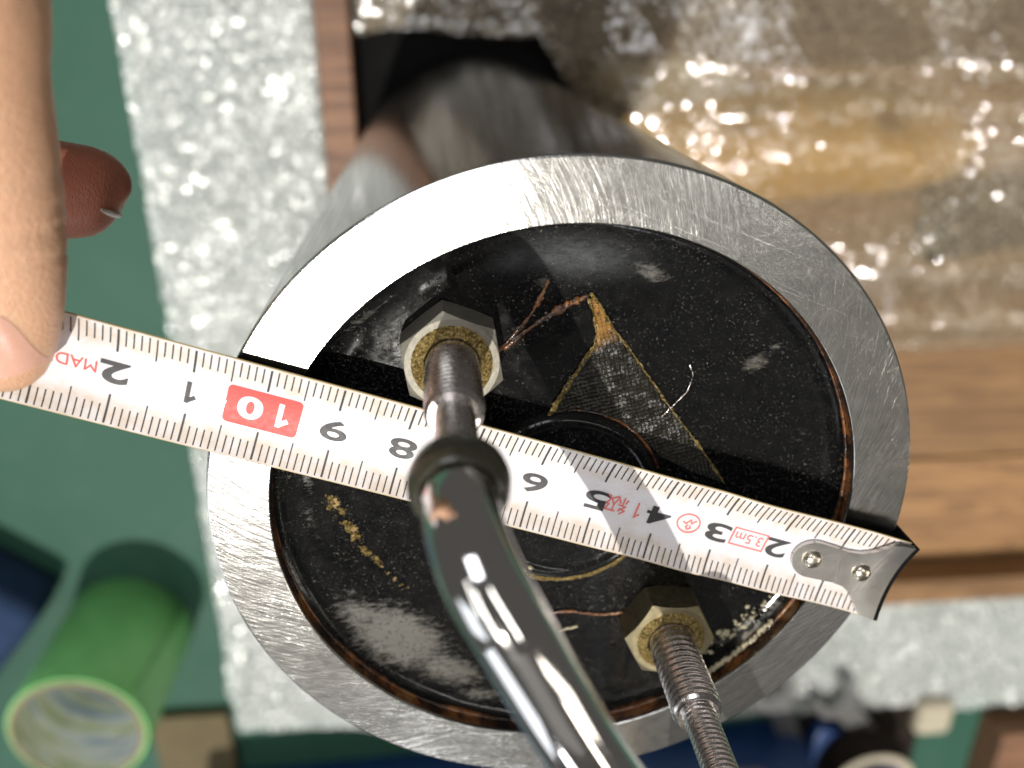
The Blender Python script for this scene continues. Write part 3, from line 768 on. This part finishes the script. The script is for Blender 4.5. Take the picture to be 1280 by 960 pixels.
# grade mark: 1 and the character for grade
strokes_on_blade(ONE, 43.4, -0.1, 2.6, 1.2, 0.26, M_PINK, 'grade_mark')
kyu = [[(.22, 1), (.02, .78), (.30, .70)], [(.34, .86), (.04, .52), (.40, .48)], [(.21, .5), (.21, .02)], [(.08, .34), (.02, .12)], [(.34, .36), (.42, .16)],
       [(.48, .9), (.96, .9), (.84, .56), (.98, .56), (.82, .24), (.50, .0)], [(.62, .9), (.60, .5), (.46, .02)], [(.62, .56), (.76, .26), (1.0, .02)]]
strokes_on_blade(kyu, 46.9, 0.0, 2.9, 3.3, 0.24, M_PINK, 'grade_mark')
# inspection mark: ring with a small looped stroke
ring = [(.5 + .5 * math.cos(t), .5 + .5 * math.sin(t)) for t in np.linspace(0, 2 * PI, 33)]
strokes_on_blade([ring, [(.20, .30), (.36, .50), (.44, .30), (.60, .56), (.74, .48)], [(.40, .62), (.34, .74), (.46, .84), (.56, .74), (.50, .62)]], 35.0, 0.1, 3.2, 3.6, 0.24, M_PINK, 'inspection_mark')

# end hook
def hook_plate():
    out = []   # half outline, s against half width
    for k in range(9): t = PI / 2 * k / 8; out.append((17.2 - 3.3 * (1 - math.sin(PI / 2 - t)), 3.3 * math.sin(t)))
    out += [(11.5, 3.2), (9.0, 3.05), (7.0, 3.3), (5.4, 4.1), (4.2, 5.4), (3.2, 6.6), (2.2, 7.2), (0.0, 7.45)]
    return out
half = hook_plate()
mb = MB(); rows = []
for s, wv in half:
    wv = max(wv, 0.05); rows.append([(s, wv * q) for q in np.linspace(-1, 1, 13)])
def plate(up): return [blade_pt(s, v, up + 0.25 * math.exp(-((s - 2) / 3.0) ** 2)) for r_ in rows for s, v in r_]
n1, n2 = len(rows), 13
Vt = plate(0.95); Vb = plate(0.30)
mb.add(Vt + Vb, grid_faces(n1, n2) + [tuple(i + n1 * n2 for i in f[::-1]) for f in grid_faces(n1, n2)])
rim_i = [i * n2 for i in range(n1)] + [(n1 - 1) * n2 + j for j in range(1, n2)] + [i * n2 + n2 - 1 for i in range(n1 - 2, -1, -1)]
k = n1 * n2
for a_, b_ in zip(rim_i[:-1], rim_i[1:]): mb.F.append((a_, b_, b_ + k, a_ + k))
hook = mb.build('end_hook', M_HOOK, tm, True, 35)
mb = MB(); V = []
for z in (0.0, -2.0, -5.0, -8.6):
    for q in np.linspace(-1, 1, 13):
        top = blade_pt(0.0, 7.45 * q, 1.0)
        for off in (0.0, 0.8):
            V.append(top + np.array([0, 0, z if z > -8 else z - top[2] * 0 ]) - TD * off)
k = 13 * 2
Fq = []
for i in range(3):
    for j in range(12):
        a0 = i * k + j * 2
        Fq += [(a0, a0 + 2, a0 + k + 2, a0 + k), (a0 + 1, a0 + k + 1, a0 + k + 3, a0 + 3)]
for j in range(12): Fq += [(j * 2, j * 2 + 1, j * 2 + 3, j * 2 + 2), (3 * k + j * 2, 3 * k + j * 2 + 2, 3 * k + j * 2 + 3, 3 * k + j * 2 + 1)]
for i in range(3): Fq += [(i * k, i * k + k, i * k + k + 1, i * k + 1), (i * k + 24, i * k + 25, i * k + k + 25, i * k + k + 24)]
raw('hook_lip', V, Fq, M_BLACK, hook)
for s_ in (14.0, 5.2):
    c = blade_pt(s_, 0.0, 0.95)
    V, F = lathe([(0.02, 0.85), (0.7, 0.82), (1.25, 0.62), (1.5, 0.3), (1.55, -0.3)], c, 32); raw('rivet', V, F, M_RIVET, hook, True)

# ------------------------------------------------------------------ hand holding the blade
def hand_mesh():
    mb = MB()
    def chain(pts, ra, rb, side=(0, 0, 1), per=8):
        P = catmull(pts, per); t = np.linspace(0, len(pts) - 1, len(P))
        V, F = sweep(P, np.interp(t, range(len(pts)), ra), np.interp(t, range(len(pts)), rb), 20, side); mb.add(V, F)
    # thumb, tip first
    T = [at(-10, 474, 3.6), at(-10, 467, 4.2), at(-10, 450, 5.0), at(-11, 412, 6.0), at(-13, 360, 7.2), at(-20, 290, 8.4), at(-38, 200, 10.0), at(-66, 90, 12), at(-95, -20, 12), at(-150, -190, 4)]
    chain(T, [1.5, 4.2, 6.6, 8.0, 8.5, 8.9, 9.2, 9.7, 11.5, 17], [1.2, 3.0, 4.6, 5.8, 6.8, 7.6, 8.2, 9, 11, 16])
    # index finger, curled below the blade
    I = [at(157, 252, -35), at(154, 250, -35), at(143, 246, -35), at(120, 241, -34.5), at(80, 238, -34), at(30, 234, -34), at(-30, 228, -35), at(-90, 205, -36)]
    I += [np.array([-128, 60, -36]), np.array([-140, 82, -30]), np.array([-138, 120, -18])]
    chain(I, [1.2, 3.4, 5.8, 7.3, 7.9, 8.2, 8.4, 8.6, 9.2, 9.8, 13], [1.0, 3.0, 5.2, 6.6, 7.4, 7.8, 8.1, 8.6, 9.2, 9.8, 13], (0.1, 0.5, 1))
    for k, (dz, tipx) in enumerate(((-16, -118), (-31, -122), (-45, -128))):
        z = -36 + dz; y0 = 42 - 3 * k
        P = [(tipx, y0, z), (tipx - 1.5, y0, z), (tipx - 6, y0, z), (tipx - 18, y0 + 1, z), (tipx - 34, y0 + 8, z), (tipx - 40, y0 + 30, z + 2), (tipx - 32, y0 + 62, z * 0.75), (-138, 128, -20)]
        r_ = 8.2 - 0.5 * k
        chain(np.array(P, float), [1.2, 4, r_ - 1, r_, r_ + .4, r_ + .8, r_ + 1.5, 13], [1.2, 4, r_ - 1, r_, r_ + .4, r_ + .8, r_ + 1.5, 13])
    # palm and wrist
    for a_, b_ in (((-140, 95, -22), (-128, 160, -8)), ((-148, 92, -50), (-134, 160, -26)), ((-146, 96, -72), (-136, 160, -36))):
        chain(np.array([a_, (np.array(a_) + b_) / 2, b_, (-130, 215, -15)], float), [12, 17, 19, 20], [12, 17, 19, 20])
    chain(np.array([at(-95, -20, 12), (-122, 130, 2), (-130, 175, -12), (-130, 240, -14)], float), [11, 17, 22, 24], [11, 17, 20, 22])
    o = mb.build('hand', M_SKIN, None, True)
    rm = o.modifiers.new('r', 'REMESH'); rm.mode = 'VOXEL'; rm.voxel_size = 0.0009; rm.use_smooth_shade = True
    sm = o.modifiers.new('s', 'SMOOTH'); sm.factor = 0.5; sm.iterations = 14
    dg = bpy.context.evaluated_depsgraph_get(); dg.update()
    me = bpy.data.meshes.new_from_object(o.evaluated_get(dg)); o.modifiers.clear(); old = o.data; o.data = me; bpy.data.meshes.remove(old)
    me.polygons.foreach_set('use_smooth', np.ones(len(me.polygons), bool))
    return o
hand = hand_mesh()
# creases over the thumb joint
me = hand.data; nv = len(me.vertices); co = np.empty(nv * 3); me.vertices.foreach_get('co', co); co = co.reshape(-1, 3)
no = np.empty(nv * 3); me.vertex_normals.foreach_get('vector', no) if hasattr(me, 'vertex_normals') else None
no = no.reshape(-1, 3); cm_ = co / MM
j = at(-20, 300, 15)
for dy, dep in ((-3.5, .25), (-1.8, .40), (0.2, .5), (2.2, .4), (4.5, .3), (6.5, .2)):
    q = cm_[:, 1] - (j[1] + dy) - 0.6 * np.sin(cm_[:, 0] * 0.35 + dy)
    m_ = np.exp(-(q / 0.42) ** 2) * (cm_[:, 2] > 4) * np.exp(-((cm_[:, 0] - j[0] - 2) / 9) ** 2)
    co -= no * (m_ * dep * MM)[:, None]
me.vertices.foreach_set('co', co.reshape(-1)); me.update()
fattr(hand, 'flush', np.clip((-14 - cm_[:, 2]) / 12, 0, 1) * np.clip((cm_[:, 0] + 112) / 15, 0, 1))
tag(hand, 'bare hand with the thumb pressing on the white tape and a finger curled beneath', 'hand')
ORIGIN[hand.name] = np.zeros(3)
bvh = BVHTree.FromPolygons([tuple(v) for v in co / MM], [tuple(p.vertices) for p in me.polygons])
def nail(name, c, fwd, side, out, length, width, m, lift=0.25, tip=None):
    """a nail laid on the finger: fwd to its free edge"""
    fwd = Vector(fwd).normalized(); out = Vector(out).normalized(); side = fwd.cross(out).normalized()
    V = []; nu, nv_ = 15, 13
    for i in range(nu):
        u = -1 + 2 * i / (nu - 1)
        for k in range(nv_):
            v = -1 + 2 * k / (nv_ - 1)
            # rounded outline
            wv = width / 2 * (1 - 0.10 * max(0, -v) ** 3) ; lv = length / 2 * (1 - (0.30 if v < 0 else 0.22) * u * u)
            p = Vector(c) + side * (u * wv) + fwd * (v * lv)
            hit, nrm, _, _ = bvh.ray_cast(p + out * 30, -out)
            if hit is None: hit, nrm, _, _ = bvh.find_nearest(p)
            q = hit
            e = 1 - max(abs(u), abs(v) if v < 0 else 0) ** 6
            V.append(tuple(q + (nrm * 0.4 + out * 0.6) * (lift * (0.25 + 0.75 * e))))
    F = grid_faces(nu, nv_)
    o = raw(name, V, F, m, hand, True)
    return o
tc_ = at(-16, 428, 10)
nail('thumb_nail', tuple(tc_), (0.10, -1, -0.15), None, (0.05, 0.10, 1), 9.4, 10.0, M_NAIL, 0.5)
def on_skin(px, py, lift):
    """the spot of the skin that shows at this place, lifted a little"""
    d = Vector(tuple(at(px, py, -40) - CAM_C)).normalized()
    hit, nrm, _, _ = bvh.ray_cast(Vector(tuple(CAM_C)) + d * 60, d)
    if hit is None: hit, nrm, _, _ = bvh.find_nearest(Vector(tuple(at(px, py, -36))))
    return np.array(hit + nrm * lift)
P = catmull([on_skin(x, y, 0.15) for x, y in ((126, 262), (134, 265), (142, 268), (150, 270), (155, 271))], 6)
V, F = sweep(P, np.interp(np.linspace(0, 1, len(P)), [0, .3, .8, 1], [0.15, 0.55, 0.5, 0.3]), 0.35, 10); raw('nail_edge', V, F, M_NAILTIP, hand, True)

# ------------------------------------------------------------------ green roll of masking tape
c = at(97, 915, -240); RR = 35.5
roll = empty('masking_tape_roll', (c[0], c[1], ZM), 'standing roll of green masking tape with pale printed core', 'tape roll')
cb = np.array([c[0], c[1], ZM]); H = -240 - ZM
V, F = lathe([(RR - 1.6, 0.3), (RR - 0.3, 0.2), (RR, 0.6), (RR, H - 0.6), (RR - 0.3, H - 0.2), (RR - 1.6, H - 0.1)], cb, 128); raw('tape_winding', V, F, M_GREENTAPE, roll, True, 40)
V, F = lathe([(RR - 3.8, 0.5), (RR - 1.6, 0.5), (RR - 1.6, H + 0.6), (RR - 2.0, H + 0.9), (RR - 3.4, H + 0.9), (RR - 3.8, H + 0.5)], cb, 128); raw('cardboard_core', V, F, M_CARD, roll, True, 40)
V, F = lathe([(RR - 3.9, 1), (RR - 3.9, H * .3), (RR - 3.9, H * .6), (RR - 3.9, H + 0.4)], cb, 128); raw('core_lining', V, F, M_CORE, roll, True)
# loose outer end of the tape, its edge slanting
V = []; n_ = 60
for i in range(n_):
    for kz, z in enumerate(np.linspace(0.7, H - 0.7, 8)):
        t0 = math.radians(18 + 16 * (z / H)); t = t0 - math.radians(200) * i / (n_ - 1)
        r = RR + 0.9 * (1 - i / (n_ - 1)) ** 0.5 + 0.15
        V.append((cb[0] + r * math.cos(t), cb[1] + r * math.sin(t), cb[2] + z))
raw('tape_end', V, grid_faces(n_, 8), M_GREENTAPE, roll, True)

# ------------------------------------------------------------------ blue bag corner at the edge
p0 = at(50, 775, -285)
V, F = box((p0[0] - 150, p0[1] - 150, ZM + 0.2), (p0[0], p0[1], -285), 9)
V = rotz(V, -40, (p0[0], p0[1], 0)); V = np.array(V); V[:, 2] += 4 * (fbm(V[:, 0], V[:, 1], 25, 3.1) - .5) * (V[:, 2] > -310)
tag(raw('cloth_case', V, F, M_BLUE2, None, True), 'dark blue soft case corner lying on the green mat beside the green roll', 'case')

# ------------------------------------------------------------------ cardboard piece beside the green roll
a0 = at(205, 892, -322); a1 = at(285, 888, -322)
V, F = box((a0[0] - 8, a0[1] - 90, ZM + 0.2), (a1[0], a0[1], -318), 0.6)
cardp = raw('cardboard_sheet', V, F, M_KRAFT); tag(cardp, 'flat piece of brown cardboard on the mat behind the green roll', 'cardboard')

# ------------------------------------------------------------------ tool case and tools beyond the bubble wrap
q0 = at(905, 906, ZM); QX = at(985, 906, ZM)[0]
tcase = empty('tool_case', (40, q0[1] - 50, ZM), 'dark blue plastic tool case beyond the bubble wrap sheet', 'tool case')
V, F = box((-190, q0[1] - 110, ZM + 0.3), (QX, q0[1], ZM + 62), 3); V = rotz(V, 2.0, (100, q0[1], 0)); raw('case_body', V, F, M_BLUE, tcase, True, 40)
V, F = box((-192, q0[1] - 112, ZM + 63), (QX + 2, q0[1] + 2, ZM + 92), 3); V = rotz(V, 2.0, (100, q0[1], 0)); raw('case_lid', V, F, M_BLUE, tcase, True, 40)
V, F = box((QX - 60, q0[1] + 0.5, ZM + 45), (QX - 36, q0[1] + 5, ZM + 75), 1); V = rotz(V, 2.0, (100, q0[1], 0)); raw('latch', V, F, M_GREY, tcase, True, 40)

def wrench(p, q, wid, label):
    p = np.array(p); q = np.array(q); d = q - p; L = np.linalg.norm(d[:2]); d = d / L
    t = empty('wrench', tuple(p), label, 'wrench', 'wrenches beyond the bubble wrap')
    nx = np.array([-d[1], d[0], 0])
    def pl(o2, z0, z1): return prism([tuple((p + d * a_ + nx * b_)[:2]) for a_, b_ in o2], z0, z1)
    hdl = [(0, -wid * .42), (L * .5, -wid * .36), (L, -wid * .42), (L, wid * .42), (L * .5, wid * .36), (0, wid * .42)]
    V, F = pl(hdl, p[2], p[2] + 6); raw('handle', V, F, M_GREY, t)
    ang = np.radians(np.linspace(40, 320, 22)); R_ = wid * 0.85
    o2 = [(-R_ * .7 - R_ * math.cos(a_), R_ * math.sin(a_)) for a_ in ang] + [(-R_ * .4, -R_ * .42), (-R_ * .4, R_ * .42)]
    V, F = pl(o2, p[2] - 0.4, p[2] + 7); raw('jaw', V, F, M_GREY, t)
    return t
wrench(at(968, 872, ZM + 12), at(1010, 985, ZM + 12), 19, 'grey steel wrench nearest the tool case')
wrench(at(1050, 878, ZM + 12), at(1125, 960, ZM + 12), 19, 'grey steel wrench beside the small pale rimmed roll')

c = at(1090, 985, -285); r_ = 31
sr = empty('small_tape_roll', (c[0], c[1], ZM), 'small roll with pale rim and violet core at the bottom edge of the photo', 'tape roll')
cb = np.array([c[0], c[1], ZM])
V, F = lathe([(r_ - 7, 0.3), (r_, 0.4), (r_, 39.5), (r_ - 0.6, 40), (r_ - 6.4, 40), (r_ - 7, 39.5)], cb, 96); raw('winding', V, F, M_DARK, sr, True, 40)
V, F = lathe([(r_ - 7, 40.2), (r_ - 6, 41.0), (r_ - 1.2, 41.0), (r_ - 0.3, 40.2)], cb, 96); raw('rim', V, F, M_FOAM, sr, True, 40)
V, F = lathe([(r_ - 7.1, 1), (r_ - 7.1, 39), (r_ - 8.3, 39.3), (r_ - 8.4, 1)], cb, 96); raw('core', V, F, M_PURPLE, sr, True, 40)
V, F = lathe([(0.02, 2), (r_ - 8.4, 2)], cb, 64); raw('core_bottom', V, F, M_PURPLE, sr)

c = at(1163, 900, ZM + 8)
V, F = box((c[0] - 13, c[1] - 9, ZM + 0.2), (c[0] + 13, c[1] + 20, ZM + 14), 5)
tag(raw('foam_block', V, F, M_FOAM, None, True), 'small rounded cream foam block at the edge of the bubble wrap', 'foam block')
c0 = at(1228, 885, ZM)
V, F = box((c0[0], c0[1] - 120, ZM + 0.2), (c0[0] + 140, c0[1], ZM + 26), 1.5)
tag(raw('wood_block', V, F, M_WALL), 'brown wooden block on the mat beyond the bubble wrap, in the photo corner', 'wood block')

# ------------------------------------------------------------------ bubble wrapped goods in the tray
def bundle_z(X, Y):
    lump = 40 * np.exp(-((X - 150) / 95) ** 2 - ((Y - 15) / 40) ** 2) + 26 * np.exp(-((X - 300) / 75) ** 2 - ((Y - 5) / 48) ** 2)
    lump += 26 * np.exp(-((Y - 66) / 30) ** 4) / (1 + np.exp(-(X - 45) / 8))
    lump += 22 * np.exp(-((Y + 78) / 16) ** 2) * (1 / (1 + np.exp(-(X - 150) / 10))) * 0.5
    z = ZF + 4 + lump * (0.75 + 0.5 * fbm(X, Y, 60, 12.1)) + 7 * (fbm(X, Y, 30, 13.3) - .3) + 1.0 * fbm(X, Y, 11, 14.4)
    z = np.maximum(z, ZF + 1.5)
    return z + bubbles(X, Y, 5.8, 2.9, 1.05, 5) * (0.5 + 0.7 * fbm(X, Y, 25, 15.5))
def bundle_keep(X, Y):
    e = 10 * (fbm(X, Y, 30, 16.6) - .5)
    line = np.where(X < 30, 63 + 12 * (fbm(X, Y, 45, 17.7) - .5), 57 - (X - 30) * 1.6)
    line = np.maximum(line, -98)
    r = np.hypot(X, Y)
    return (Y + e > line) & (r > 56) & (X > -64 + e)
wp = sheet('bubble_wrap_cover', -66, 420, -110, 130, 0.95, bundle_z, M_FILM, bundle_keep)
tag(wp, 'clear crumpled bubble wrap with bright air bubbles over the goods in the wooden tray', 'bubble wrap')
def lump(cx, cy, rx, ry, h, seed):
    """soft packed bundle: a low uneven mound"""
    n, m = 60, 14; V = []
    for i in range(n):
        t = 2 * PI * i / n; k = 0.8 + 0.4 * fbm(np.array([4 + 2 * math.cos(t)]), np.array([4 + 2 * math.sin(t)]), 1.0, seed)[0]
        for q in range(m):
            u = q / (m - 1); V.append((cx + rx * k * (1 - u) ** 0.5 * math.cos(t), cy + ry * k * (1 - u) ** 0.5 * math.sin(t), ZF + 0.4 + h * u ** 0.75))
    return V, grid_faces(n, m, True)
V, F = lump(160, 12, 92, 30, 25, 31.0)
tag(raw('yellow_package', V, F, M_YELLOW, None, True), 'soft yellow package seen through the clear bubble wrap', 'package')
V, F = lump(95, 44, 40, 16, 16, 33.0)
tag(raw('cream_package', V, F, M_FOAM, None, True), 'small cream package seen through the clear bubble wrap near the cylinder', 'package')
V, F = box((228, -40, ZF + 0.5), (350, -4, ZF + 14), 3)
tag(raw('black_bar', rotz(V, 8, (280, -30, 0)), F, M_BLACK, None, True), 'short black bar seen through the clear bubble wrap', 'bar')
V, F = box((66, 48, ZF + 0.5), (400, 84, ZF + 13), 4)
tag(raw('brown_package', V, F, M_TAN, None, True), 'brown package under clear bubble wrap at the top edge of the photo', 'package')

# dark sheet standing in for the shade around the tools, and a blue eraser between them
c0 = at(1000, 884, ZM); c1 = at(1150, 890, ZM)
xs = np.linspace(c0[0], c1[0], 40); ys = np.linspace(c0[1] - 110, c0[1], 40)
Xc, Yc = np.meshgrid(xs, ys, indexing='ij')
V = np.stack([Xc, Yc, ZM + 1.0 + 5 * fbm(Xc, Yc, 30, 21.0)], -1).reshape(-1, 3)
tag(raw('tool_shade_sheet', V, grid_faces(40, 40), M_DARK, None, True), 'dark brown sheet added for the shade under the wrenches on the green mat', 'shade sheet')
c0 = at(1036, 918, ZM + 14)
V, F = box((c0[0] - 11, c0[1] - 26, ZM + 6.2), (c0[0] + 11, c0[1] + 6, ZM + 17), 2)
tag(raw('blue_block', rotz(V, -20, (c0[0], c0[1], 0)), F, M_BLUE, None, True), 'small blue block between the two grey wrenches', 'block')
